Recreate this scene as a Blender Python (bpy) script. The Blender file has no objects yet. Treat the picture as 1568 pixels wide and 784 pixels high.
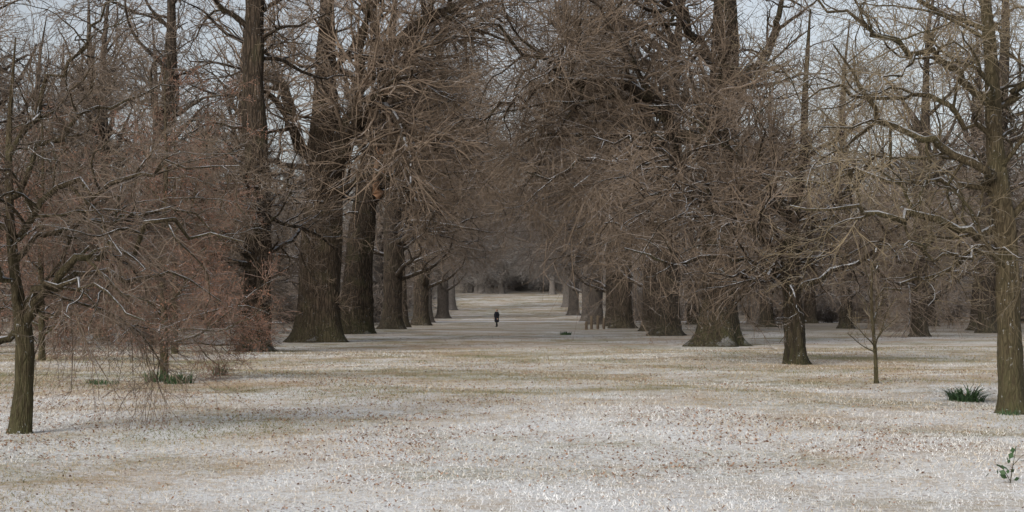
import bpy, bmesh, math, time
import numpy as np
from mathutils import Vector
T0=time.time()
S=bpy.context.scene
S.view_settings.view_transform='Standard'; S.view_settings.look='None'; S.view_settings.exposure=0
COL=S.collection

# ------------------------------------------------------------ terrain height
def H(x,y):
    x=np.asarray(x,float); y=np.asarray(y,float)
    near=np.clip(1-(y-60)/60,0,1)
    z=0.05*np.sin(x*.33+1)*np.sin(y*.27+.4)*near+0.035*np.sin(x*.9+y*.5)*np.clip(1-(y-30)/40,0,1)
    z=z+0.10*np.sin(x*.05+2)*np.sin(y*.06)
    q=np.clip((y-235)/285,0,1)
    return z+13.5*q**1.25

# ------------------------------------------------------------ material helpers
def newmat(name):
    m=bpy.data.materials.new(name); m.use_nodes=True
    nt=m.node_tree; b=nt.nodes['Principled BSDF']; b.inputs['Roughness'].default_value=.9
    b.inputs['Specular IOR Level'].default_value=.15
    return m,nt,b
def N(nt,t,**k):
    n=nt.nodes.new(t)
    for a,v in k.items(): setattr(n,a,v)
    return n
def math_(nt,op,a,b=None,clamp=False):
    n=N(nt,'ShaderNodeMath',operation=op,use_clamp=clamp)
    for i,v in enumerate((a,b)):
        if v is None: continue
        if isinstance(v,(int,float)): n.inputs[i].default_value=v
        else: nt.links.new(v,n.inputs[i])
    return n.outputs[0]
def mixc(nt,f,a,b):
    n=N(nt,'ShaderNodeMix',data_type='RGBA')
    for s,v in ((0,f),(6,a),(7,b)):
        if isinstance(v,(int,float)): n.inputs[s].default_value=v
        elif isinstance(v,tuple): n.inputs[s].default_value=(*v,1)
        else: nt.links.new(v,n.inputs[s])
    return n.outputs[2]
def noise(nt,vec,scale,detail=3,rough=.55):
    n=N(nt,'ShaderNodeTexNoise'); n.inputs['Scale'].default_value=scale
    n.inputs['Detail'].default_value=detail; n.inputs['Roughness'].default_value=rough
    nt.links.new(vec,n.inputs['Vector']); return n.outputs['Fac']
def mapr(nt,v,a,b,c=0.,d=1.):
    n=N(nt,'ShaderNodeMapRange'); nt.links.new(v,n.inputs[0])
    for i,q in enumerate((a,b,c,d)): n.inputs[i+1].default_value=q
    return n.outputs[0]
def mapping(nt,src,sc):
    n=N(nt,'ShaderNodeMapping'); n.inputs['Scale'].default_value=sc; nt.links.new(src,n.inputs[0]); return n.outputs[0]

HAZE_TONE=(.24,.228,.215)  # haze tone, mixed into bark and twig colours of remoter trees
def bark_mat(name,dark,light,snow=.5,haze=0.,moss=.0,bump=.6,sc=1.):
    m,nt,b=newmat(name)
    hzf=lambda c: tuple(c[i]*(1-haze)+HAZE_TONE[i]*haze for i in range(3))
    tc=N(nt,'ShaderNodeTexCoord').outputs['Object']
    v=mapping(nt,tc,(1,1,.16))
    n1=noise(nt,v,9*sc,5,.68); n2=noise(nt,tc,.9,3)
    vo=N(nt,'ShaderNodeTexVoronoi',feature='DISTANCE_TO_EDGE'); vo.inputs['Scale'].default_value=6*sc
    nt.links.new(v,vo.inputs['Vector'])
    ed=mapr(nt,vo.outputs['Distance'],0,.14)
    f=math_(nt,'MULTIPLY',mapr(nt,n1,.32,.68),ed)
    oi=N(nt,'ShaderNodeObjectInfo').outputs['Random']
    f=math_(nt,'ADD',f,mapr(nt,oi,0,1,-.15,.12),True)
    f=math_(nt,'MULTIPLY',f,mapr(nt,n2,.3,.7,.55,1.2),True)
    c=mixc(nt,f,hzf(dark),hzf(light))
    g=N(nt,'ShaderNodeNewGeometry'); sx=N(nt,'ShaderNodeSeparateXYZ'); nt.links.new(g.outputs['Normal'],sx.inputs[0])
    so=N(nt,'ShaderNodeSeparateXYZ'); nt.links.new(tc,so.inputs[0])
    lowm=math_(nt,'ADD',mapr(nt,n2,.5,.75,0,moss),math_(nt,'MULTIPLY',mapr(nt,so.outputs['Z'],0,2.2,moss*1.3,0),mapr(nt,n1,.35,.6)),True)
    c=mixc(nt,lowm,c,hzf((.085,.088,.04)))
    ns=noise(nt,tc,2.2,4,.7); nf=noise(nt,tc,14,3,.7)
    up=math_(nt,'ADD',sx.outputs['Z'],math_(nt,'MULTIPLY',math_(nt,'SUBTRACT',ns,.5),1.6))
    s1=math_(nt,'MULTIPLY',mapr(nt,up,.62,.8),snow,True)
    s1=math_(nt,'MULTIPLY',s1,mapr(nt,so.outputs['Z'],.2,1.,.15,1))
    fl=math_(nt,'MULTIPLY',mapr(nt,nf,.63,.69),mapr(nt,ns,.42,.6,0,.7*snow))
    s=math_(nt,'MAXIMUM',s1,fl)
    c=mixc(nt,s,c,(.64,.66,.70))
    nt.links.new(c,b.inputs['Base Color'])
    if bump:
        bp=N(nt,'ShaderNodeBump'); bp.inputs['Strength'].default_value=bump; bp.inputs['Distance'].default_value=.14
        nt.links.new(f,bp.inputs['Height']); nt.links.new(bp.outputs[0],b.inputs['Normal'])
    return m
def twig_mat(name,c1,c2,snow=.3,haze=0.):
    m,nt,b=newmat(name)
    hzf=lambda c: tuple(c[i]*(1-haze)+HAZE_TONE[i]*haze for i in range(3))
    tc=N(nt,'ShaderNodeTexCoord').outputs['Object']
    n=noise(nt,tc,.35,2); n2=noise(nt,tc,3.,2,.7)
    c=mixc(nt,mapr(nt,n,.35,.65),hzf(c1),hzf(c2))
    oi=N(nt,'ShaderNodeObjectInfo').outputs['Random']
    hs=N(nt,'ShaderNodeHueSaturation'); nt.links.new(mapr(nt,oi,0,1,.78,1.25),hs.inputs['Value']); nt.links.new(c,hs.inputs['Color'])
    g=N(nt,'ShaderNodeNewGeometry'); sx=N(nt,'ShaderNodeSeparateXYZ'); nt.links.new(g.outputs['Normal'],sx.inputs[0])
    up=math_(nt,'ADD',sx.outputs['Z'],math_(nt,'MULTIPLY',math_(nt,'SUBTRACT',n2,.5),1.4))
    s=math_(nt,'MULTIPLY',mapr(nt,up,.7,.95),snow,True)
    nt.links.new(mixc(nt,s,hs.outputs[0],(.6,.62,.66)),b.inputs['Base Color'])
    return m
def plain(name,c,rough=.8,var=.3,scale=4):
    m,nt,b=newmat(name); b.inputs['Roughness'].default_value=rough
    tc=N(nt,'ShaderNodeTexCoord').outputs['Object']
    n=noise(nt,tc,scale,4)
    nt.links.new(mixc(nt,n,tuple(x*(1-var) for x in c),tuple(min(1,x*(1+var)) for x in c)),b.inputs['Base Color'])
    return m

BROWN_D=(.022,.017,.012); BROWN_L=(.15,.112,.082)
bark0=bark_mat('oak_bark',BROWN_D,BROWN_L,.85,0,moss=.4,bump=.9)
bark1=bark_mat('oak_bark_mid_hazed',BROWN_D,BROWN_L,.65,.05,moss=.25,bump=.6)
bark2=bark_mat('oak_bark_far_hazed',(.04,.032,.026),(.14,.11,.088),.55,.18,moss=.1,bump=.3)  # paler bark tiers: air haze painted into the base colour
bark3=bark_mat('oak_bark_distant_hazed',(.05,.04,.034),(.14,.115,.095),.4,.42,moss=.0,bump=0)
bark_y=bark_mat('young_bark',(.04,.031,.018),(.17,.135,.085),.85,0,moss=.5,sc=3)
twig0=twig_mat('twigs',(.125,.095,.070),(.24,.185,.14),.3)
twig1=twig_mat('twigs_mid_hazed',(.125,.096,.073),(.225,.175,.134),.3,.08)
twig2=twig_mat('twigs_far_hazed',(.135,.108,.088),(.215,.172,.138),.3,.28)  # twigs paled with distance in place of real haze
twig3=twig_mat('twigs_distant_hazed',(.15,.125,.105),(.21,.178,.15),.3,.65)
twig_r=twig_mat('twigs_reddish',(.145,.092,.07),(.235,.155,.12),.2)
twig_y=twig_mat('twigs_mossy',(.11,.087,.056),(.235,.19,.125),.35)
leaf_r=plain('dry_beech_leaf',(.24,.128,.085),.8,.4,9)
splint=plain('split_heartwood',(.26,.15,.09),.8,.4,3)

# ------------------------------------------------------------ mesh helpers
def mesh_quads(name,V,F,mi,mats,smooth=True,attr=None):
    me=bpy.data.meshes.new(name)
    V=np.ascontiguousarray(V,dtype=np.float32); F=np.ascontiguousarray(F,dtype=np.int32)
    me.vertices.add(len(V)); me.vertices.foreach_set('co',V.ravel())
    k=F.shape[1]
    me.loops.add(F.size); me.loops.foreach_set('vertex_index',F.ravel())
    me.polygons.add(len(F)); me.polygons.foreach_set('loop_start',np.arange(0,F.size,k,dtype=np.int32))
    if mi is not None: me.polygons.foreach_set('material_index',np.ascontiguousarray(mi,dtype=np.int32))
    me.polygons.foreach_set('use_smooth',np.full(len(F),smooth,dtype=bool))
    for m in mats: me.materials.append(m)
    if attr is not None:
        a=me.attributes.new('tint','FLOAT','POINT'); a.data.foreach_set('value',attr.astype(np.float32))
    me.update(calc_edges=True)
    return me
def obj(name,me,loc=(0,0,0),rz=0,sc=1,parent=None):
    o=bpy.data.objects.new(name,me); o.location=loc; o.rotation_euler=(0,0,rz)
    o.scale=(sc,sc,sc) if not isinstance(sc,tuple) else sc
    COL.objects.link(o)
    if parent: o.parent=parent
    return o
nrm=lambda a: a/np.maximum(np.linalg.norm(a,axis=-1,keepdims=True),1e-9)

def resample(pts,rad,K):
    pts=np.array(pts,float); rad=np.array(rad,float)
    if len(rad)!=len(pts): rad=np.interp(np.linspace(0,1,len(pts)),np.linspace(0,1,len(rad)),rad)
    d=np.r_[0,np.cumsum(np.linalg.norm(np.diff(pts,axis=0),axis=1))]; d/=d[-1]
    t=np.linspace(0,1,K)
    td=np.linspace(0,1,K*8); P=np.stack([np.interp(td,d,pts[:,i]) for i in range(3)],1)
    w=K; Pp=np.pad(P,((w,w),(0,0)),mode='edge')
    for i in range(3):
        Pp[:,i]=np.convolve(Pp[:,i],np.ones(w)/w,'same')
    Q=Pp[w:-w]; Q[0]=P[0]; Q[-1]=P[-1]
    P=np.stack([np.interp(t,td,Q[:,i]) for i in range(3)],1)
    return P,np.interp(t,d,rad)

class Tree:
    def __init__(s,seed):
        s.r=np.random.default_rng(seed); s.V=[];s.F=[];s.M=[];s.n=0
    def add(s,V,F,m):
        s.V.append(V.astype(np.float32));s.F.append((F+s.n).astype(np.int32));s.M.append(np.full(len(F),m,dtype=np.int32));s.n+=len(V)
    def tube(s,P,R,sides,m,mod=None):
        n,K,_=P.shape
        T=nrm(np.gradient(P,axis=1))
        ref=s.r.normal(size=(n,1,3)); 
        if mod is not None: ref=np.array([[[1.,0.02,0.01]]])
        ref=nrm(ref-(ref*T[:,:1]).sum(-1,keepdims=True)*T[:,:1])
        u=nrm(ref-(ref*T).sum(-1,keepdims=True)*T)
        if sides==2:   # flat twig strip
            o=u*R[...,None]*1.25
            V=np.stack([P-o,P+o],2); idx=np.arange(n*K*2).reshape(n,K,2)
            F=np.stack([idx[:,:-1,0],idx[:,:-1,1],idx[:,1:,1],idx[:,1:,0]],-1).reshape(-1,4)
            s.add(V.reshape(-1,3),F,m); return
        w=np.cross(T,u)
        th=np.arange(sides)*2*math.pi/sides
        RR=R[:,:,None]*(mod if mod is not None else np.ones((1,1,sides)))
        V=P[:,:,None,:]+RR[...,None]*(np.cos(th)[None,None,:,None]*u[:,:,None,:]+np.sin(th)[None,None,:,None]*w[:,:,None,:])
        idx=np.arange(n*K*sides).reshape(n,K,sides)
        a=idx[:,:-1];c=idx[:,1:];b=np.roll(a,-1,2);d=np.roll(c,-1,2)
        F=np.stack([a,b,d,c],-1).reshape(-1,4)
        s.add(V.reshape(-1,3),F,m)
    def trunk(s,pts,rad,m=0,sides=40,K=90,flare=.5,lump=1.):
        P,R=resample(pts,rad,K); 
        q=np.linspace(0,1,K)**1.6*(K-1); i=np.minimum(q.astype(int),K-2); f=q-i
        P=P[i]*(1-f)[:,None]+P[i+1]*f[:,None]; R=R[i]*(1-f)+R[i+1]*f
        r=s.r
        th=np.arange(sides)*2*math.pi/sides; z=P[:,2:3]
        ph=r.uniform(0,6.28,8); r0=R[0]
        mod=1+lump*(.06*np.sin(2*th+ph[0]+z*.15/r0)+.05*np.sin(3*th+ph[1]-z*.2/r0)+.035*np.sin(5*th+ph[2]+z*.35/r0)+.04*np.sin(z*1.3/r0+ph[3]+2*th))
        mod=mod+lump*r.normal(size=(K,sides))*.014
        zz=np.maximum(z,0)
        mod=mod+flare*(np.exp(-zz/(.35*r0))*(.7+.45*np.sin(5*th+ph[4])+.3*np.sin(8*th+ph[5]))+.45*np.exp(-zz/(1.3*r0)))
        P[0,2]-=.3
        s.tube(P[None],R[None],sides,m,mod[None]); s.tr=(P[None],R[None])
        return s.tr
    def spawn(s,PR,n,t=(.1,1),ang=(35,70),ln=(.3,.6),K=8,wig=.2,up=0.,rr=.6,r1=.3,rmax=9,rmin=.003,absl=None,tpow=1.,slen=.022):
        P,R=PR;r=s.r
        Lp=np.linalg.norm(np.diff(P,axis=1),axis=2).sum(1)
        i=r.choice(len(P),n,p=Lp/Lp.sum())
        tt=t[0]+(t[1]-t[0])*r.uniform(0,1,n)**tpow
        f=np.clip(tt*(P.shape[1]-1),0,P.shape[1]-1.001); k=f.astype(int); fr=(f-k)[:,None]
        pos=P[i,k]*(1-fr)+P[i,k+1]*fr; tan=nrm(P[i,k+1]-P[i,k])
        rad=R[i,k]*(1-fr[:,0])+R[i,k+1]*fr[:,0]
        pv=r.normal(size=(n,3)); pv=nrm(pv-(pv*tan).sum(1,keepdims=True)*tan)
        a=np.radians(r.uniform(ang[0],ang[1],n))[:,None]
        d=np.cos(a)*tan+np.sin(a)*pv
        L=(Lp[i]*r.uniform(ln[0],ln[1],n)*(1-.5*tt)) if absl is None else r.uniform(absl[0],absl[1],n)
        st=(L/(K-1))[:,None]
        out=[pos];cur=pos
        for j in range(K-1):
            d=d+r.normal(size=(n,3))*wig; d[:,2]+=up; d=nrm(d)
            cur=cur+d*st; out.append(cur)
        Q=np.stack(out,1)
        ra=np.clip(np.minimum(rad*rr,L*slen),rmin,rmax)
        RR=ra[:,None]*np.linspace(1,r1,K)[None]
        return Q,np.maximum(RR,rmin*.8)
    def limbs(s,lst,K=14,m=0,sides=9,wig=.0,rs=1.):
        Ps=[];Rs=[]
        for pts,ra in lst:
            P,R=resample(pts,ra,K)
            if wig:
                L=np.linalg.norm(P[-1]-P[0]); P[1:]+=s.r.normal(size=P[1:].shape)*wig*L/K
            Ps.append(P);Rs.append(R*rs)
        PR=(np.array(Ps),np.array(Rs)); s.tube(*PR,sides,m); return PR
    def arch(s,tr,n,z=(4.5,20),L=(9,13.5),az=.6,K=14,rb=.24,el=.5,dr=.07):
        P,R=tr;P=P[0];r=s.r
        zz=np.sort(r.uniform(z[0],z[1],n)); k=np.searchsorted(P[:,2],zz)
        cur=P[k].copy(); a=r.normal(size=n)*az; e=r.normal(size=n)*.18+el; LL=r.uniform(*L,n)
        out=[cur]
        for j in range(K-1):
            a=a+r.normal(size=n)*.17; e=e-dr+r.normal(size=n)*.16
            d=np.stack([np.cos(a)*np.cos(e),np.sin(a)*np.cos(e),np.sin(e)],1)
            cur=cur+d*(LL/(K-1))[:,None]; out.append(cur)
        Q=np.stack(out,1); rr=rb*r.uniform(.6,1.15,n)
        RR=rr[:,None]*np.linspace(1,.14,K)[None]; s.tube(Q,RR,7,0); return Q,RR
    def leaves(s,PR,n,size,m):
        P,R=PR;r=s.r
        i=r.integers(0,len(P),n);k=r.integers(0,P.shape[1],n)
        c=P[i,k]+r.normal(size=(n,3))*size*.6
        a=nrm(r.normal(size=(n,3)));b=nrm(np.cross(a,r.normal(size=(n,3))))
        sz=(r.uniform(.6,1.2,n)*size)[:,None]
        V=np.stack([c,c+a*sz*.5+b*sz*.35,c+a*sz,c+a*sz*.5-b*sz*.35],1).reshape(-1,3)
        s.add(V,np.arange(4*n).reshape(-1,4),m)
    def mesh(s,name,mats):
        me=mesh_quads(name,np.concatenate(s.V),np.concatenate(s.F),np.concatenate(s.M),mats)
        s.V=s.F=s.M=None; return me
def cat(*a):
    K=max(x[0].shape[1] for x in a); Ps=[];Rs=[]
    for P,R in a:
        k=P.shape[1]
        if k!=K:
            f=np.linspace(0,k-1,K); i=np.minimum(f.astype(int),k-2); q=f-i
            R=R[:,i]*(1-q)+R[:,i+1]*q; q=q[None,:,None]; P=P[:,i]*(1-q)+P[:,i+1]*q
        Ps.append(P);Rs.append(R)
    return np.concatenate(Ps),np.concatenate(Rs)

def crown(t,L1,n2,n3,n4,n5,tw,up=.03,wig=.2,l2=(.3,.65),l3=(.4,.9),l4=(.5,1.),l5=(.5,1.),m=0,mt=1,r2=.3,s4=2,K2=10):
    L2=t.spawn(L1,n2,(.12,1),(35,75),l2,K2,wig*1.15,up,.6,.2,rmax=r2,rmin=tw*2.6,slen=.03); t.tube(*L2,5,m)
    L3=t.spawn(L2,n3,(.1,1),(30,70),l3,6,wig*1.1,up,.6,.25,rmax=r2*.5,rmin=tw*1.7); t.tube(*L3,3,mt)
    L4=t.spawn(L3,n4,(.08,1),(25,65),l4,4,wig*.9,up,.6,.4,rmin=tw*1.05,rmax=tw*3); t.tube(*L4,s4,mt)
    L5=t.spawn(L4,n5,(.1,1),(20,60),l5,3,wig*.8,up,.7,.5,rmin=tw*.72,rmax=tw*1.4); t.tube(*L5,2,mt)
    return L2,L3,L4,L5

# ------------------------------------------------------------ generic woodland variants
def generic(seed,Ht=26,r0=1.,cb=.22,spread=.42,n1=18,droop=.0,counts=(130,850,3300,5200),tw=.0115,mats=(bark1,twig1),lean=.5,arch=0,ep=1.):
    t=Tree(seed);r=t.r
    k=7;z=np.linspace(0,1,k)
    pts=np.stack([np.cumsum(r.normal(size=k)*lean*.5)*z,np.cumsum(r.normal(size=k)*lean*.5)*z,z*Ht],1)
    tr=t.trunk(pts,[r0*1.05,r0*.95,r0*.88,r0*.72,r0*.5,r0*.28,r0*.08],K=44,sides=18,flare=.5)
    L1=t.spawn(tr,n1,(cb,.9),(45,80),(spread*.7,spread*1.1),12,.2,.05-droop,.42,.18,rmax=r0*.34,tpow=.9,slen=.03); t.tube(*L1,6,0)
    L1b=t.spawn(tr,6,(.5,.85),(15,35),(.3,.45),12,.14,.05,.6,.15,rmax=r0*.45,slen=.04); t.tube(*L1b,6,0)
    LL=cat(L1,L1b)
    if arch:
        LL=cat(LL,t.arch(tr,arch,(6.3,20),el=.5,dr=.065),t.arch(tr,5,(12,20),(10,14),el=.85,dr=.06))
    crown(t,LL,*counts,tw,up=.01-droop,wig=.2,K2=8)
    if ep:
        E=t.spawn(tr,int(60*ep),(.05,.5),(50,85),K=5,absl=(.8,2.6),wig=.2,up=.0,rr=.03,rmin=.012,rmax=.03); t.tube(*E,3,1)
        E2=t.spawn(E,int(400*ep),(.2,1),(25,60),(.3,.6),3,.2,0,.6,.5,rmin=.008); t.tube(*E2,2,1)
    return t.mesh('woodland_tree_mesh_%d'%seed,list(mats))
G=[generic(11,27,.8,.2,.42,18,.01),
   generic(12,25,.68,.24,.40,16,.015),
   generic(13,29,.9,.28,.38,20,.0),
   generic(14,25,.5,.2,.38,22,.01)]
A=[generic(21,27,.88,.24,.36,10,.005,counts=(180,1300,5000,8500),arch=14),
   generic(22,26,.8,.24,.36,10,.01,counts=(180,1300,5000,8500),arch=12)]
FAR=[generic(31,26,.6,.15,.46,20,.01,counts=(90,500,1600,2400),tw=.028,ep=0),
     generic(32,24,.5,.12,.48,20,.02,counts=(90,500,1600,2400),tw=.028,ep=0)]
print('generic',time.time()-T0)
def place(mesh,name,x,y,rz=0,sc=1,mats=None,parent=None,dz=0):
    o=obj(name,mesh,(x,y,float(H(x,y))-.02+dz),rz,sc,parent)
    if mats:
        for i,m in enumerate(mats):
            if i<len(o.material_slots):
                o.material_slots[i].link='OBJECT'; o.material_slots[i].material=m
    return o

# ------------------------------------------------------------ hero trees
t=Tree(101)
tr=t.trunk([(0,0,0),(.05,0,4),(.15,0,8),(-.1,.1,12),(.0,0,16),(.1,.2,22),(.2,0,27)],[.6,.54,.5,.46,.42,.28,.08],flare=.6,lump=1.8)
L1=t.spawn(tr,26,(.28,.95),(55,90),(.16,.32),12,.18,.01,.3,.2,rmax=.15); t.tube(*L1,7,0)
_=crown(t,L1,170,1100,4200,7000,.008,up=.0)
E=t.spawn(tr,420,(.0,.09),(50,95),K=6,absl=(.5,1.5),wig=.25,up=-.1,rr=.03,rmin=.01); t.tube(*E,3,1)
E=t.spawn(tr,160,(.1,.5),(50,85),K=6,absl=(.5,2.2),wig=.25,up=-.02,rr=.03,rmin=.009); t.tube(*E,3,1)
E2=t.spawn(E,1400,(.2,1),(25,60),(.3,.6),4,.2,0,.6,.5,rmin=.005); t.tube(*E2,2,1)
place(t.mesh('tall_lime',[bark0,twig0]),'lime_tree',-11.6,70.8)

# great oak with twin stems
t=Tree(102)
tr=t.trunk([(0,0,0),(.05,0,4),(.2,0,8),(.4,0,11.5),(.3,.2,15),(.5,.3,19),(.2,.3,24),(.6,0,29)],[1.18,1.1,1.08,.98,.62,.44,.26,.08],flare=.4,lump=1.)
LH=t.limbs([([(.5,0,8.3),(1.4,-.3,11.2),(2.7,-.6,13.6),(4.0,-.8,15.6),(6.,-1,17.6),(8,-1.5,19.6),(11,-2,22)],[.75,.65,.45,.3,.1]),
            ([(1.9,-.4,12.3),(2.6,.5,15),(2.9,.8,18),(3.3,1,22),(3.,1.5,26)],[.42,.3,.08]),
            ([(0,0,10.5),(-1.5,-.6,12.5),(-2.4,-1.,15),(-4,-1.5,18),(-7,-2,20)],[.42,.3,.08]),
            ([(0,-.3,9.8),(-2.,-1,10.4),(-4.5,-1.5,10.2),(-6.5,-2,11)],[.22,.14,.04]),
            ([(3.2,-.6,14.3),(5,-1.5,14.7),(7.5,-2,13.8),(10,-2.5,12)],[.2,.13,.04]),
            ([(.6,-.3,8.6),(2.5,-1.5,9.4),(5,-2,9.6),(8,-2.5,8.3)],[.2,.13,.04])],wig=.3)
L1=t.spawn(tr,14,(.42,.95),(45,80),(.2,.36),14,.2,.03,.35,.18,rmax=.25); t.tube(*L1,8,0)
AR=t.arch(tr,6,(10,18),(8,12),.5)
_=crown(t,cat(LH,L1,AR),200,1300,5500,9000,.009,up=.0)
E=t.spawn(tr,160,(.0,.06),(50,95),K=6,absl=(.5,1.4),wig=.25,up=-.1,rr=.03,rmin=.012); t.tube(*E,3,1)
E=t.spawn(tr,70,(.15,.5),(50,85),K=6,absl=(.8,2.6),wig=.2,up=-.01,rr=.03,rmin=.012); t.tube(*E,3,1)
E2=t.spawn(E,700,(.2,1),(25,60),(.3,.6),4,.2,0,.6,.5,rmin=.006); t.tube(*E2,2,1)
place(t.mesh('great_oak',[bark0,twig0]),'oak_tree',-11.1,90)

# leaning oak with torn stem
t=Tree(103)
tr=t.trunk([(0,0,0),(.3,0,5),(.8,0,9.5),(1.5,0,13.5),(2.4,0,17),(2.8,.4,22),(3,1,26)],[1.1,1.0,.86,.68,.45,.25,.06],flare=.35,lump=1.2)
sp=t.limbs([([(1.6,-.75,9.8),(2.0,-1.0,11.6),(2.5,-1.1,13.2)],[.32,.27,.17,.01]),
            ([(1.5,-.8,10.8),(1.75,-1.05,12.5),(1.9,-1.1,14.2)],[.2,.14,.01]),
            ([(2.1,-.6,13),(3.2,-.9,15.2),(4.1,-1,17.2),(4.4,-1,18.8)],[.22,.16,.12,.01])],m=2,wig=.7,sides=6)
LH=t.limbs([([(3.9,-1.2,17.),(5.2,-1.4,18.1),(6.4,-1.5,17.9)],[.15,.09,.03]),
            ([(1.,0,10),(3,-.5,10.5),(5,-1,9.5),(7.5,-1,8.6)],[.26,.16,.05]),
            ([(1.4,0,12),(0,.5,15),(-1,1,19)],[.35,.25,.08])],wig=.3)
L1=t.spawn(tr,14,(.4,.95),(45,80),(.2,.36),14,.2,.03,.35,.18,rmax=.25); t.tube(*L1,8,0)
AR=t.arch(tr,8,(8,18),(8,12),.5,dr=.055)
_=crown(t,cat(LH,L1,AR),170,1100,4500,7500,.01,up=.0)
place(t.mesh('torn_oak',[bark0,twig0,splint]),'oak_tree',-11.4,113)

# big oak right with long snowy limb over the avenue
t=Tree(104)
tr=t.trunk([(0,0,0),(.1,0,4),(.3,0,8),(.25,0,12),(.4,0,17),(.2,.3,22),(.5,.3,27)],[1.0,.86,.82,.76,.58,.35,.08],flare=.6,lump=1.)
LH=t.limbs([([(0,-.3,8.5),(-1.2,-.8,10.4),(-2.3,-1,11.7),(-4.2,-1,12.6),(-6.7,-1,13.4),(-10,-1.2,15),(-12.2,-1.5,16.2)],[.45,.38,.3,.22,.12,.05]),
            ([(-6.7,-1,13.4),(-8.3,-1.4,13.3),(-10,-2,12.6),(-12.3,-2.2,11.2)],[.18,.14,.05]),
            ([(0,0,7),(-2,-1.,8),(-4.5,-1.5,9.5),(-7,-2,9.2),(-9.5,-2.5,8.3)],[.28,.17,.05]),
            ([(.3,-.3,7.5),(2,-1,9),(4,-2,9.5),(7,-2.5,11)],[.3,.2,.05]),
            ([(.2,-.5,6),(-1.5,-2,6.5),(-3.8,-3,6.1),(-6,-4,6.3)],[.2,.12,.04]),
            ([(.4,0,12),(2.5,.5,15),(4,.5,19)],[.35,.25,.08]),
            ([(0,-.3,14),(-2.,-.8,17),(-5,-1,18.8),(-9,-1,19.5)],[.28,.2,.05])],wig=.3)
L1=t.spawn(tr,16,(.3,.95),(45,80),(.2,.36),14,.2,.02,.35,.18,rmax=.24); t.tube(*L1,8,0)
_=crown(t,cat(LH,L1),230,1600,6800,11000,.0085,up=-.01)
E=t.spawn(tr,300,(.0,.05),(50,95),K=6,absl=(.5,1.7),wig=.25,up=-.12,rr=.03,rmin=.012); t.tube(*E,3,1)
place(t.mesh('limb_oak',[bark0,twig0]),'oak_tree',10.5,80)

# mid-size tree right
t=Tree(105)
tr=t.trunk([(0,0,0),(-.1,0,1.9),(-.25,0,3.4),(-.1,0,5),(.25,.1,6.8),(.3,.2,9),(.5,.2,12)],[.38,.34,.31,.19,.15,.1,.03],flare=.3,lump=1.3)
LH=t.limbs([([(-.25,0,3.0),(-1.2,-.2,3.5),(-2.4,-.5,3.55),(-4.2,-.7,3.35),(-5.8,-1,3.95)],[.12,.09,.06,.03]),
            ([(-.25,0,3.4),(-1,-.2,4.3),(-1.9,-.5,4.8),(-3.6,-.8,5.7),(-5.6,-1,5.9)],[.12,.09,.03]),
            ([(-.1,0,2.5),(.6,-.3,3.),(2.4,-.6,3.9),(4.1,-1,5.6)],[.12,.09,.03]),
            ([(-.2,0,3.4),(.7,.4,4.8),(2.2,.5,6.2),(3.4,1,8)],[.12,.09,.03]),
            ([(-.1,0,4.6),(-1.2,.4,6.4),(-2.8,.6,7.9),(-4.6,1,9)],[.1,.08,.03]),
            ([(-.2,0,2.6),(-.8,-.8,3.1),(-2,-2,2.8),(-3.2,-3,3)],[.09,.06,.02]),
            ([(-.2,0,3.8),(-1.6,.6,5.2),(-3.4,1,6.6),(-5.4,1.2,7.6),(-7,1.2,7.8)],[.1,.08,.03])],wig=.35)
L1=t.spawn(tr,14,(.3,.95),(45,80),(.25,.42),12,.22,.03,.4,.2,rmax=.1); t.tube(*L1,7,0)
_=crown(t,cat(LH,L1),160,950,3500,5200,.005,up=-.005,wig=.26,r2=.09)
place(t.mesh('young_oak_a',[bark0,twig0]),'young_oak_tree',9.57,52.7)

# near tree at right edge
t=Tree(106)
tr=t.trunk([(0,0,0),(-.05,0,1.5),(-.1,0,3.04),(-.3,0,4.3),(-.33,.05,5.9),(-.45,.1,7.2),(-.3,.1,10.5)],[.22,.19,.17,.14,.11,.09,.02],flare=.3,m=0)
LH=t.limbs([([(-.15,0,3.5),(-.8,-.2,4.2),(-1.6,-.4,4.5),(-2.3,-.6,4.8),(-2.75,-.6,5.3),(-2.9,-.7,5.9)],[.075,.06,.04,.012]),
            ([(-.1,0,2.95),(-1.1,-.3,3.1),(-1.9,-.5,3.25),(-2.7,-.6,3.5),(-3.7,-.8,3.45)],[.07,.05,.012]),
            ([(-.08,0,2.5),(-.6,-.2,2.65),(-1.3,-.5,2.62),(-2.,-.8,2.9)],[.045,.03,.01]),
            ([(-.33,0,5.1),(-1,-.3,5.7),(-1.9,-.5,6.1),(-2.8,-.7,6.3),(-3.8,-.7,6.9)],[.06,.045,.012]),
            ([(-.2,0,3.9),(-1.3,.4,3.8),(-2.4,.8,4.1),(-3.4,1,4.0)],[.05,.035,.01]),
            ([(-.3,0,4.6),(-1.1,.2,5.2),(-2.4,.3,5.4),(-4.,.3,5.5)],[.05,.035,.01]),
            ([(-.1,0,3.0),(-.7,.5,2.6),(-1.5,.9,2.1),(-2.1,1.,2.0)],[.04,.03,.01]),
            ([(-.1,0,3.2),(.5,-.2,3.9),(1.2,-.3,4.4),(2.2,-.3,4.8)],[.06,.045,.012]),
            ([(-.3,0,4.8),(.4,.2,5.6),(1.2,.3,6.2),(2.,.3,7.4)],[.06,.045,.012]),
            ([(-.4,0,6.2),(-1.1,.2,6.9),(-2.2,.3,7.6),(-3.2,.3,8.8)],[.05,.035,.01])],wig=.4,sides=10,rs=1.1)
L1=t.spawn(tr,14,(.3,.9),(45,80),(.2,.36),12,.22,.02,.35,.2,rmax=.045); t.tube(*L1,7,0)
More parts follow.
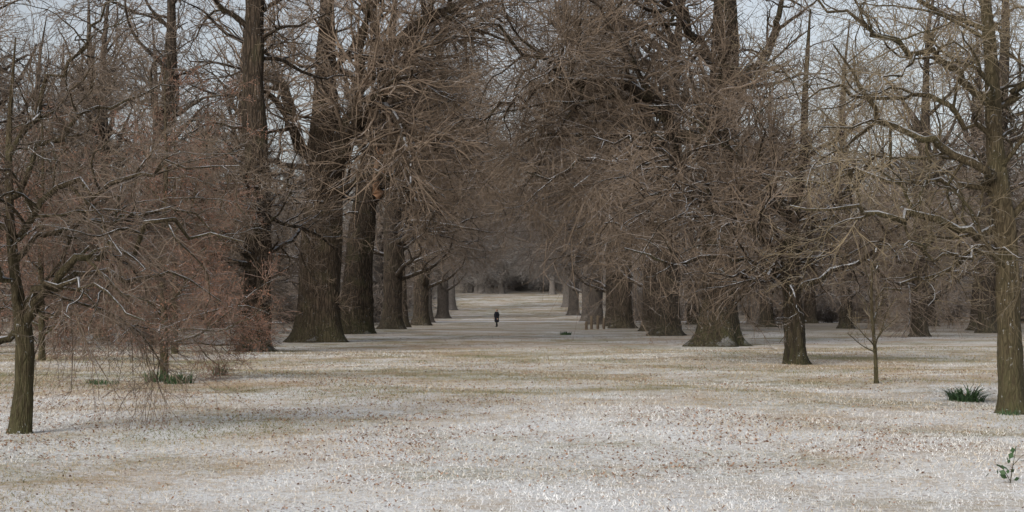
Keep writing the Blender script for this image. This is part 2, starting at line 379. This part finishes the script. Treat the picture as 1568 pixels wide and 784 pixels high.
_=crown(t,cat(LH,L1),130,750,2600,3600,.003,up=.01,wig=.28,r2=.03,s4=3)
place(t.mesh('near_tree_r',[bark_y,twig_y]),'young_oak_tree',8.3,26)

# near tree at left edge (spreading, drooping)
t=Tree(107)
tr=t.trunk([(0,0,0),(.06,0,.8),(.05,0,1.55),(-.05,0,1.95),(-.15,0,3.0),(-.2,.1,4.2),(-.1,.1,5.6)],[.16,.135,.125,.08,.06,.04,.01],flare=.25,K=50)
LH=t.limbs([([(.05,0,1.5),(.25,-.1,2.05),(.8,-.3,2.5),(1.5,-.4,2.72),(2.45,-.5,2.85),(3.1,-.6,2.6)],[.07,.06,.04,.01]),
            ([(.05,0,1.6),(.45,.2,2.2),(1.1,.4,2.35),(1.9,.6,2.3),(2.6,.7,1.9)],[.05,.035,.008]),
            ([(-.12,0,2.7),(.3,-.2,3.3),(1.2,-.3,3.5),(2.1,-.4,3.8),(3.,-.4,3.7)],[.05,.035,.008]),
            ([(0,0,1.5),(-.25,0,1.3),(-.6,-.1,1.35),(-1.1,-.1,1.9)],[.055,.045,.02]),
            ([(-.15,0,2.9),(-.5,0,3.3),(-1.2,.2,3.6),(-2,.2,3.5)],[.05,.035,.01]),
            ([(-.18,0,3.3),(.25,.2,4.1),(1.,.4,4.6),(2.,.5,4.9)],[.045,.03,.008]),
            ([(.02,0,1.75),(-.4,-.4,2.5),(-1,-.7,2.8),(-1.7,-.8,2.7)],[.05,.035,.01]),
            ([(-.2,.1,3.9),(.2,.1,4.8),(.9,.1,5.5),(1.6,.1,6.4)],[.04,.03,.008]),
            ([(.1,0,1.8),(.6,-.5,2.1),(1.3,-.8,2.05),(2.0,-1,1.6)],[.045,.03,.008]),
            ([(-.1,0,2.4),(.3,.3,2.9),(1.,.5,3.1),(1.9,.7,3.15),(2.8,.8,2.9)],[.045,.03,.008])],wig=.4,sides=10,rs=1.05)
L1=t.spawn(tr,10,(.4,.95),(45,80),(.3,.5),12,.2,.02,.35,.2,rmax=.04); t.tube(*L1,7,0)
_=crown(t,cat(LH,L1),110,750,2600,3600,.003,up=-.05,wig=.24,r2=.028,s4=3)
place(t.mesh('near_tree_l',[bark_y,twig0]),'young_hornbeam_tree',-6.9,22)

# thin beech keeping its dry leaves
t=Tree(108)
tr=t.trunk([(0,0,0),(0,0,1.5),(-.05,0,3),(.05,0,5),(0,0,7.5)],[.1,.085,.07,.045,.01],flare=.2,sides=14)
L1=t.spawn(tr,32,(.2,.95),(50,90),(.3,.5),10,.16,-.03,.45,.2,rmax=.035); t.tube(*L1,6,0)
a=crown(t,L1,150,900,2900,3600,.0035,up=-.03,wig=.2,r2=.02)
t.leaves(a[2],3500,.045,2); t.leaves(a[3],4500,.045,2)
place(t.mesh('beech',[bark_y,twig_r,leaf_r]),'young_beech_tree',-8.25,37.2)
beech=bpy.data.meshes['beech']
for x,y,rz,s in ((-16.5,55,1,1.25),(-14.2,66,2.2,1.4),(-22,66,3.3,1.5)):
    place(beech,'young_beech_tree',x,y,rz,s)

# sapling right
t=Tree(109)
tr=t.trunk([(0,0,0),(-.03,0,.8),(-.1,0,1.5),(-.12,0,2.3),(-.05,0,3.2)],[.055,.045,.04,.028,.008],flare=.25,sides=12)
L1=t.spawn(tr,14,(.3,.95),(35,65),(.3,.5),8,.16,.06,.5,.3,rmax=.02); t.tube(*L1,5,0)
L2=t.spawn(L1,90,(.2,1),(30,60),(.3,.6),6,.16,.04,.6,.4,rmin=.005); t.tube(*L2,4,1)
L3=t.spawn(L2,300,(.2,1),(30,60),(.3,.6),4,.16,.02,.6,.4,rmin=.0035); t.tube(*L3,3,1)
place(t.mesh('sapling',[bark_y,twig_y]),'sapling_tree',8.44,36.3)
print('heroes',time.time()-T0)

# ------------------------------------------------------------ avenue rows + named trees
r=np.random.default_rng(5)
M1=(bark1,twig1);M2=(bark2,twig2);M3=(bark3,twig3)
for x,y,g,s in [(-10.5,137,0,.98),(-11.3,159,1,.85),(-10.8,186,0,1.02),(-11.6,215,1,.9),(-11,250,0,1),(-11.3,292,1,1),
        (10.5,107,1,1),(11.2,126,0,.8),(10.2,146,1,1.05),(11,171,0,.85),(10.3,194,1,1),(10.9,226,0,.95),(10.4,266,1,1),(10.8,304,0,1)]:
    rz=(0 if x<0 else math.pi)+r.uniform(-.5,.5)
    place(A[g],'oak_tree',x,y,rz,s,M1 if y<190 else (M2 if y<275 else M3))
for x,y,g,s in [(26,160,1,1),(32,150,3,1.2),(44,165,1,.95),(38,125,3,1.4),(38,200,2,.8),(46,195,0,.9),(22,190,1,.9),(18,132,3,1),
        (-31,115,1,1),(-33,150,3,1.2),(-28.5,150,1,.9),(-41,135,3,1.1),(-46,160,2,1),(-20,118,3,1.1),(-24,92,3,.9),(-36,98,3,.9),(27,104,3,1.),(-27.5,78,3,1.05),(-19,84,3,1.0),(-34,88,1,1.1),(-38,112,0,1.1),(42,140,0,1.05)]:
    place(G[g],'woodland_tree',x,y,r.uniform(0,6.28),s,M1)
woods=bpy.data.objects.new('distant_woodland',None); COL.objects.link(woods)
pts=[]
tries=0
while len(pts)<95 and tries<9000:
    tries+=1
    y=r.uniform(180,370); x=r.uniform(-1,1)*(.38*y+14)
    if abs(x)<18: continue
    if any((x-a)**2+(y-b)**2<10**2 for a,b in pts): continue
    pts.append((x,y))
for i in range(30): pts.append((r.uniform(-160,160),r.uniform(410,450)))
for i in range(20): pts.append((r.uniform(-26,26),r.uniform(370,450)))
for x,y in pts:
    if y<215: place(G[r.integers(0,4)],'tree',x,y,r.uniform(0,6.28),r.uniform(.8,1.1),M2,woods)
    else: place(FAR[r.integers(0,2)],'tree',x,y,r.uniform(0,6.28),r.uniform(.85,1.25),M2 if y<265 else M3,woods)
def bush(seed):
    t=Tree(seed); n=40
    a=t.r.uniform(0,6.28,n); b=np.zeros((n,2,3)); b[:,0,0]=np.cos(a)*.4;b[:,0,1]=np.sin(a)*.4;b[:,1]=b[:,0]+np.stack([np.cos(a)*.4,np.sin(a)*.4,np.ones(n)*.8],1)
    L1=t.spawn((b,np.full((n,2),.05)),n*2,(0,.3),(5,40),K=7,absl=(1.8,4.2),wig=.15,up=.02,rr=.5,rmin=.02); t.tube(*L1,3,0)
    L2=t.spawn(L1,450,(.1,1),(25,60),(.3,.7),4,.2,0,.5,.4,rmin=.022); t.tube(*L2,2,1)
    L3=t.spawn(L2,1500,(.1,1),(25,60),(.4,.9),3,.2,0,.5,.4,rmin=.018); t.tube(*L3,2,1)
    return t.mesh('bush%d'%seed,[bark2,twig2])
B=[bush(1),bush(2)]
under=bpy.data.objects.new('undergrowth_shrubs',None); COL.objects.link(under)
k=0
while k<120:
    y=r.uniform(175,310); x=r.uniform(-1,1)*(.37*y+10)
    if abs(x)<16: continue
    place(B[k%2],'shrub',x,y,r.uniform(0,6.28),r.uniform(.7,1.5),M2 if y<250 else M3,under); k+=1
for i in range(10):
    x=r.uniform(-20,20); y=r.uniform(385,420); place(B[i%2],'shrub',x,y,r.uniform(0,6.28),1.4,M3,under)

# ------------------------------------------------------------ ground
ys=np.unique(np.r_[np.arange(-60,75,.8),np.arange(75,540,4),np.geomspace(540,4000,40)])
xs=np.unique(np.r_[-np.geomspace(200,3000,25),np.arange(-200,-44,5),np.arange(-44,44,.8),np.arange(44,200,5),np.geomspace(200,3000,25)])
X,Y=np.meshgrid(xs,ys); V=np.stack([X,Y,H(X,Y)],-1).reshape(-1,3)
idx=np.arange(V.shape[0]).reshape(len(ys),len(xs))
F=np.stack([idx[:-1,:-1],idx[:-1,1:],idx[1:,1:],idx[1:,:-1]],-1).reshape(-1,4)
m,nt,b=newmat('frosty_grass')
g=N(nt,'ShaderNodeNewGeometry').outputs['Position']
big=noise(nt,mapping(nt,g,(.13,.13,1)),1,5,.7)
med=noise(nt,mapping(nt,g,(.75,.6,1)),1,5,.72)
fin=noise(nt,g,7,5,.75); vf=noise(nt,g,34,2,.7)
big2=noise(nt,mapping(nt,g,(.14,.15,3.)),1,5,.7)
green=mapr(nt,big2,.44,.58,0,.85)
base=mixc(nt,green,(.46,.355,.24),(.25,.245,.13))
base=mixc(nt,mapr(nt,fin,.35,.65,0,.5),base,(.24,.17,.11))
sy=N(nt,'ShaderNodeSeparateXYZ'); nt.links.new(g,sy.inputs[0])
frost_shade=mapr(nt,sy.outputs['Y'],13,40,.2,0)  # more frost in the foreground, also standing in for tree shade there
farf=mapr(nt,sy.outputs['Y'],110,190,0,.03)
fr=math_(nt,'ADD',math_(nt,'MULTIPLY',big,1.1),math_(nt,'MULTIPLY',med,.9))
fr=math_(nt,'ADD',fr,math_(nt,'MULTIPLY',fin,.9)); fr=math_(nt,'ADD',fr,math_(nt,'MULTIPLY',vf,.6))
fr=math_(nt,'SUBTRACT',math_(nt,'ADD',fr,frost_shade),farf)
frost=mapr(nt,fr,1.62,1.98,0,.92)
c=mixc(nt,frost,base,(.76,.77,.775))
vo=N(nt,'ShaderNodeTexVoronoi'); vo.inputs['Scale'].default_value=14; nt.links.new(g,vo.inputs['Vector'])
ll=math_(nt,'MULTIPLY',mapr(nt,vo.outputs['Distance'],.34,.26),mapr(nt,math_(nt,'ADD',med,math_(nt,'MULTIPLY',big2,.6)),.66,.88,0,.8))
c=mixc(nt,ll,c,(.21,.13,.085))
ax=math_(nt,'ABSOLUTE',sy.outputs['X'])
wood_f=math_(nt,'MULTIPLY',mapr(nt,ax,12,24,.0,1),mapr(nt,sy.outputs['Y'],100,170))
wood_f=math_(nt,'MAXIMUM',wood_f,mapr(nt,sy.outputs['Y'],345,400))
wood_f=math_(nt,'MULTIPLY',wood_f,mapr(nt,med,.25,.6,.55,.9))
c=mixc(nt,wood_f,c,(.20,.17,.135))
nt.links.new(c,b.inputs['Base Color'])
bp=N(nt,'ShaderNodeBump'); bp.inputs['Strength'].default_value=.8; bp.inputs['Distance'].default_value=.06
nt.links.new(fin,bp.inputs['Height']); nt.links.new(bp.outputs[0],b.inputs['Normal'])
obj('ground',mesh_quads('ground',V,F,None,[m]))
pm=plain('snowy_gravel',(.74,.73,.73),.9,.1,1.5)
t_=np.linspace(-120,120,121); yc=222+6*np.sin(t_*.03)+t_*.04
W=np.array([-5.5,-1.5,1.5,5.5])
Vp=np.array([(x,y+w,float(H(x,y+w))+.035) for x,y in zip(t_,yc) for w in W])
ix=np.arange(len(Vp)).reshape(-1,4); Fp=np.stack([ix[:-1,:-1],ix[1:,:-1],ix[1:,1:],ix[:-1,1:]],-1).reshape(-1,4)
obj('footpath',mesh_quads('footpath',Vp,Fp,None,[pm]))

def tint_mat(name,cols):
    m,nt,b=newmat(name); at=N(nt,'ShaderNodeAttribute',attribute_name='tint')
    cr=N(nt,'ShaderNodeValToRGB'); cr.color_ramp.interpolation='LINEAR'
    el=cr.color_ramp.elements
    for i,c in enumerate(cols):
        p=i/(len(cols)-1)
        e=el[0] if i==0 else (el[-1] if i==len(cols)-1 else el.new(p))
        e.position=p; e.color=(*c,1)
    nt.links.new(at.outputs['Fac'],cr.inputs[0]); nt.links.new(cr.outputs[0],b.inputs['Base Color']); return m
_g=np.random.default_rng(77).uniform(0,1,(256,256))
def vn(x,y,s):
    x=x*s+500.3;y=y*s+500.7; i=np.floor(x).astype(int);j=np.floor(y).astype(int); u=x-i;v=y-j; u=u*u*(3-2*u);v=v*v*(3-2*v)
    q=lambda a,b:_g[a%256,b%256]
    return (q(i,j)*(1-u)+q(i+1,j)*u)*(1-v)+(q(i,j+1)*(1-u)+q(i+1,j+1)*u)*v
def fbm(x,y,s): return (vn(x,y,s)*.5+vn(x+31,y,s*2.1)*.28+vn(x,y+17,s*4.3)*.15+vn(x+7,y+3,s*9)*.07)
def scatter(n,y0,y1,p=1.):
    d=y0*(y1/y0)**(r.uniform(0,1,n)**p); x=r.uniform(-1,1,n)*(.36*d+1.5); return x,d
n=180000
x,y=scatter(n,11,75); sc=(y/18)**.5
h=r.uniform(.015,.045,n)*sc; w=r.uniform(.003,.0065,n)*sc*1.2; a=r.uniform(0,6.28,n); l=r.normal(size=(n,2))*.7*h[:,None]
z=H(x,y)-.005
Vb=np.stack([np.stack([x-np.cos(a)*w,y-np.sin(a)*w,z],1),np.stack([x+np.cos(a)*w,y+np.sin(a)*w,z],1),np.stack([x+l[:,0],y+l[:,1],z+h],1)],1).reshape(-1,3)
tv=np.clip(r.beta(1.6,1.6,n)*.6+1.7*(fbm(x,y,.3)-.5)+.23+.15*np.clip((28-y)/14,-.6,1),0,1)
gm=tint_mat('grass_blade',[(.14,.15,.065),(.27,.24,.13),(.45,.36,.245),(.60,.57,.51),(.76,.77,.78)])
obj('grass',mesh_quads('grass',Vb,np.arange(3*n).reshape(-1,3),None,[gm],False,np.repeat(tv,3)))
n=75000
x,y=scatter(n*2,11,115); dens=np.clip((fbm(x+9,y,.22)-.42)*4,0,1)**1.5*np.clip((fbm(x,y+50,.9)-.3)*3,0,1); keep=r.uniform(0,1,n*2)<(.05+dens); x=x[keep];y=y[keep];n=len(x)
s_=r.uniform(.008,.026,n)*(y/20)**.4; a=r.uniform(0,6.28,n); t1=r.normal(size=n)*.4;t2=r.normal(size=n)*.4
ux=np.stack([np.cos(a),np.sin(a),t1],1)*s_[:,None]; vx=np.stack([-np.sin(a),np.cos(a),t2],1)*s_[:,None]*.6
c0=np.stack([x,y,H(x,y)+.015],1)
Vl=np.stack([c0-ux,c0-vx,c0+ux,c0+vx],1).reshape(-1,3)
lm=tint_mat('dead_leaf',[(.12,.07,.045),(.22,.13,.08),(.33,.21,.14),(.56,.52,.49)])
obj('leaf_litter',mesh_quads('leaf_litter',Vl,np.arange(4*n).reshape(-1,4),None,[lm],False,np.repeat(r.beta(1.8,1.8,n),4)))

# ------------------------------------------------------------ green plants
green_m=plain('daffodil_leaf',(.055,.10,.045),.5,.4,20)
def clump(name,x,y,n,rad,hgt,wd,lean=.6):
    V=[];Fc=[];k=0
    for i in range(n):
        a=r.uniform(0,6.28); q=rad*math.sqrt(r.uniform(0,1))
        bx,by=math.cos(a)*q,math.sin(a)*q
        a2=a+r.normal()*.8; hh=hgt*r.uniform(.55,1.1); ln=lean*r.uniform(.3,1.3)
        px,py=-math.sin(a2)*wd,math.cos(a2)*wd
        for j in range(5):
            u=j/4; f=1-u**2*.85
            cx=bx+math.cos(a2)*ln*hh*u*u; cy=by+math.sin(a2)*ln*hh*u*u; cz=hh*(u-.35*ln*u*u)
            V+=[(cx-px*f,cy-py*f,cz),(cx+px*f,cy+py*f,cz)]
        for j in range(4): Fc.append((k+2*j,k+2*j+1,k+2*j+3,k+2*j+2))
        k+=10
    me=mesh_quads(name,np.array(V),np.array(Fc),None,[green_m])
    return place(me,name,x,y)
clump('daffodil_clump',8.85,30.6,220,.34,.46,.014,1.4)
clump('daffodil_clump',-7.7,36.2,150,.35,.34,.012)
clump('daffodil_clump',-8.4,36.8,90,.22,.36,.012)
clump('daffodil_clump',-7.35,39.5,70,.2,.36,.012)
clump('daffodil_clump',-9.3,35.5,90,.4,.18,.012)
clump('daffodil_clump',3.8,110,60,.4,.3,.03)
clump('daffodil_clump',8.1,25.6,40,.2,.14,.01)
t=Tree(120)
P=t.limbs([([(0,0,0),(.03,0,.2),(.06,0,.36)],[.006,.003]),([(0,0,.05),(-.06,0,.16),(-.16,0,.22)],[.005,.002]),([(.03,0,.2),(.12,0,.3),(.2,0,.33)],[.004,.002])],K=6,sides=5)
t.leaves(P,26,.085,1)
place(t.mesh('laurel',[bark_y,green_m]),'laurel_seedling',5.05,15.9)

# ------------------------------------------------------------ person in a long dark coat
def skin(name,vs,es,rs,mat,parent,sub=1,root=0):
    me=bpy.data.meshes.new(name); me.from_pydata(vs,es,[]); me.materials.append(mat)
    o=bpy.data.objects.new(name,me); COL.objects.link(o); o.parent=parent
    md=o.modifiers.new('s','SKIN'); 
    for i,rr in enumerate(rs):
        sv=me.skin_vertices[0].data[i]; sv.radius=rr if isinstance(rr,tuple) else (rr,rr); sv.use_root=(i==root)
    md.use_smooth_shade=True
    s=o.modifiers.new('d','SUBSURF'); s.levels=sub; s.render_levels=sub
    return o
coat=plain('navy_coat',(.012,.013,.018),.85,.2); trou=plain('dark_trousers',(.015,.015,.017),.9,.2)
skinm=plain('skin',(.42,.27,.2),.6,.05); hairm=plain('dark_hair',(.03,.022,.018),.7,.2); shoe=plain('boots',(.015,.013,.012),.5,.1)
per=bpy.data.objects.new('person_in_coat',None); COL.objects.link(per)
per.location=(-1.6,164,float(H(-1.6,164))); per.rotation_euler=(0,0,math.radians(-60)); per.scale=(1.12,1.12,1.08)
skin('legs',[(0,0,.93),(.1,0,.88),(.11,-.06,.5),(.11,-.10,.09),(-.1,0,.88),(-.11,.05,.5),(-.11,.14,.1)],[(0,1),(1,2),(2,3),(0,4),(4,5),(5,6)],[.13,.12,.085,.06,.12,.085,.06],trou,per)
skin('boot_left',[(.11,-.06,.06),(.11,-.14,.045),(.11,-.24,.035)],[(0,1),(1,2)],[.055,.045,.035],shoe,per)
skin('boot_right',[(-.11,.17,.07),(-.11,.08,.045),(-.11,-.01,.035)],[(0,1),(1,2)],[.055,.045,.035],shoe,per)
skin('coat_body',[(0,0,.98),(0,0,.75),(0,.01,.42),(0,0,1.2),(0,0,1.38),(0,0,1.47),(.18,0,1.41),(.26,.03,1.15),(.27,-.06,.93),(-.18,0,1.41),(-.26,-.01,1.15),(-.27,-.12,.95)],
     [(0,1),(1,2),(0,3),(3,4),(4,5),(4,6),(6,7),(7,8),(4,9),(9,10),(10,11)],
     [(.25,.2),(.27,.22),(.3,.26),(.25,.19),(.22,.16),(.09,.09),.11,.085,.06,.11,.085,.06],coat,per,2)
for sgn,nm,hx,hy,hz in ((1,'hand_left',.27,-.08,.88),(-1,'hand_right',-.27,-.14,.90)):
    vs=[(hx,hy,hz),(hx,hy,hz-.07)];es=[(0,1)];rs=[.025,(.018,.035)]
    for q,(dy,L) in enumerate(((-.03,.065),(-.01,.078),(.01,.072),(.03,.055))):
        k=len(vs); vs+=[(hx,hy+dy,hz-.08),(hx-sgn*.005,hy+dy-.002,hz-.08-L*.55),(hx-sgn*.018,hy+dy,hz-.08-L)]; es+=[(1,k),(k,k+1),(k+1,k+2)]; rs+=[.01,.009,.008]
    k=len(vs); vs+=[(hx-sgn*.012,hy-.035,hz-.03),(hx-sgn*.02,hy-.055,hz-.075)]; es+=[(0,k),(k,k+1)]; rs+=[.012,.009]
    skin(nm,vs,es,rs,skinm,per)
bm=bmesh.new(); bmesh.ops.create_uvsphere(bm,u_segments=24,v_segments=18,radius=1)
for v in bm.verts:
    x_,y_,z_=v.co; w_=.078*(1 if z_>-.1 else 1-.28*(-z_-.1))
    v.co=Vector((x_*w_,y_*.098-.004*(z_<-.3),z_*.118))
    if abs(x_)<.2 and y_<-.85 and -.35<z_<.1: v.co.y-=.018
    if abs(abs(x_)-.33)<.12 and y_<-.7 and 0<z_<.25: v.co.y+=.008
    v.co.z+=1.62
hd=bpy.data.meshes.new('head'); bm.to_mesh(hd); bm.free(); hd.materials.append(skinm); [setattr(p,'use_smooth',True) for p in hd.polygons]; obj('head',hd,parent=per)
skin('neck',[(0,.01,1.44),(0,0,1.56)],[(0,1)],[.055,.05],skinm,per)
skin('hair',[(0,.015,1.69),(0,.06,1.63),(0,.065,1.55)],[(0,1),(1,2)],[(.085,.085),(.09,.07),(.08,.055)],hairm,per,2)
for sg in (-1,1):
    skin('ear',[(sg*.078,.0,1.63),(sg*.084,.008,1.60)],[(0,1)],[.014,.01],skinm,per)
    skin('eye',[(sg*.03,-.088,1.635),(sg*.03,-.09,1.634)],[(0,1)],[.008,.008],shoe,per)
skin('mouth',[(-.02,-.092,1.565),(.02,-.092,1.565)],[(0,1)],[.004,.004],plain('lips',(.3,.13,.11),.6,.1),per)

# ------------------------------------------------------------ furniture
wood=plain('weathered_wood',(.16,.125,.09),.85,.3,5)
def box(bm,cx,cy,cz,sx,sy,sz,rx=0):
    ret=bmesh.ops.create_cube(bm,size=1); vs=ret['verts']
    c,s=math.cos(rx),math.sin(rx)
    for v in vs:
        x_,y_,z_=v.co.x*sx,v.co.y*sy,v.co.z*sz
        v.co=Vector((cx+x_,cy+y_*c-z_*s,cz+y_*s+z_*c))
def picnic(x,y,rz):
    bm=bmesh.new()
    for i in range(5): box(bm,0,-.32+i*.16,.75,1.8,.14,.045)
    for sd in (-1,1):
        for i in range(2): box(bm,0,sd*(.68+i*.15),.45,1.8,.13,.045)
        box(bm,sd*.6,0,.40,.05,1.6,.09); box(bm,sd*.6,0,.69,.05,.75,.07)
        for q in (-1,1): box(bm,sd*.65,q*.42,.36,.05,.09,.82,q*.45)
    me=bpy.data.meshes.new('picnic_table'); bm.to_mesh(me); bm.free(); me.materials.append(wood)
    return place(me,'picnic_table',x,y,rz)
picnic(38.5,150,.3); picnic(43,152,-.4); picnic(25,150,.1)
def post(x,y,h):
    t=Tree(int(abs(x*100+y))); P=np.array([[(0,0,-.1),(0,0,h*.5),(0.01,0,h),(0.01,0,h+.03)]],float)
    t.tube(P,np.array([[.13,.125,.12,.01]]),10,0)
    return place(t.mesh('post',[wood]),'wooden_post',x,y)
for x,y,h in ((7.0,138,1.2),(7.6,139,1.2),(6.4,135,.7),(8.2,140,1.0)): post(x,y,h)
def rail_fence(name,x0,y0,x1,y1):
    L=math.hypot(x1-x0,y1-y0); n=int(L/2.2); bm=bmesh.new()
    for i in range(n+1): box(bm,i*2.2,0,.5,.12,.12,1.2)
    for zz in (.45,.9): box(bm,n*1.1,-.085,zz,n*2.2,.045,.11)
    me=bpy.data.meshes.new(name); bm.to_mesh(me); bm.free(); me.materials.append(wood)
    place(me,name,x0,y0,math.atan2(y1-y0,x1-x0))
rail_fence('rail_fence',-78,162,-30,170); rail_fence('rail_fence',36,168,84,164)

def car(x,y,rz,col):
    e=bpy.data.objects.new('parked_car',None); COL.objects.link(e); e.location=(x,y,float(H(x,y))); e.rotation_euler=(0,0,rz)
    m,nt,b=newmat('car_paint'); b.inputs['Base Color'].default_value=(*col,1); b.inputs['Roughness'].default_value=.3; b.inputs['Specular IOR Level'].default_value=.5
    gl=plain('car_glass',(.03,.035,.04),.1,.1); rb=plain('tyre',(.02,.02,.02),.9,.1); 
    lo=[(-2.15,.35),(-2.15,.75),(-2.05,.92),(-1.75,.96),(1.15,.93),(1.95,.8),(2.12,.62),(2.12,.35),(1.7,.22),(-1.9,.22)]
    up=[(-1.85,.95),(-1.45,1.4),(-.9,1.47),(.1,1.45),(.55,1.32),(1.15,.93)]
    def prism(nm,prof,w,w2,mat):
        bm=bmesh.new(); A_=[bm.verts.new((px,-(w2 if pz>1.1 else w),pz)) for px,pz in prof]; B_=[bm.verts.new((px,(w2 if pz>1.1 else w),pz)) for px,pz in prof]
        bm.faces.new(A_); bm.faces.new(B_[::-1])
        for i in range(len(prof)): j=(i+1)%len(prof); bm.faces.new((A_[i],B_[i],B_[j],A_[j]))
        bmesh.ops.recalc_face_normals(bm,faces=bm.faces); bmesh.ops.bevel(bm,geom=bm.edges[:],offset=.05,segments=2,affect='EDGES')
        me=bpy.data.meshes.new(nm); bm.to_mesh(me); bm.free(); me.materials.append(mat); obj(nm,me,parent=e)
    prism('body',lo,.88,.88,m); prism('cabin',up,.82,.66,gl)
    prism('roof',[(-1.35,1.43),(-.9,1.50),(.1,1.48),(.4,1.40),(.1,1.43),(-.9,1.44)],.67,.67,m)
    for wx in (-1.35,1.35):
        for wy in (-.8,.8):
            t=Tree(1); P=np.array([[(wx,wy-.11,.32),(wx,wy-.105,.32),(wx,wy+.105,.32),(wx,wy+.11,.32)]],float)
            t.tube(P,np.array([[.18,.32,.32,.18]]),20,0); obj('wheel',t.mesh('wheel',[rb]),parent=e)
car(-46.5,174,.1,(.38,.42,.47)); car(-41.5,173,.05,(.05,.075,.11)); car(-60,180,.2,(.4,.4,.4))

# ------------------------------------------------------------ light, sky, camera
w=bpy.data.worlds.new('World'); S.world=w; w.use_nodes=True; nt=w.node_tree
sk=nt.nodes.new('ShaderNodeTexSky'); sk.sky_type='NISHITA'; sk.sun_disc=False
EL=math.radians(30); AZ=math.radians(215)
sk.sun_elevation=EL; sk.sun_rotation=AZ; sk.air_density=1.0; sk.dust_density=3.; sk.ozone_density=1.
hs=nt.nodes.new('ShaderNodeHueSaturation'); hs.inputs['Saturation'].default_value=.4
nt.links.new(sk.outputs[0],hs.inputs['Color']); bg=nt.nodes['Background']
nt.links.new(hs.outputs[0],bg.inputs['Color']); bg.inputs['Strength'].default_value=.15
ld=bpy.data.lights.new('sun','SUN'); ld.energy=1.5; ld.angle=math.radians(32); ld.color=(1,.93,.84)
lo=bpy.data.objects.new('sun',ld); COL.objects.link(lo)
dv=Vector((math.sin(AZ)*math.cos(EL),math.cos(AZ)*math.cos(EL),math.sin(EL)))
lo.rotation_euler=dv.to_track_quat('Z','Y').to_euler()
cd=bpy.data.cameras.new('camera'); co=bpy.data.objects.new('camera',cd); COL.objects.link(co)
co.location=(0,0,1.8); co.rotation_euler=(math.radians(90),0,0)
cd.sensor_width=36; cd.lens=36*2400/1568; cd.shift_y=82/1568; cd.clip_end=6000; cd.clip_start=.1
S.camera=co
print('done',time.time()-T0, 'objs',len(bpy.data.objects),'polys',sum(len(m.polygons) for m in bpy.data.meshes))
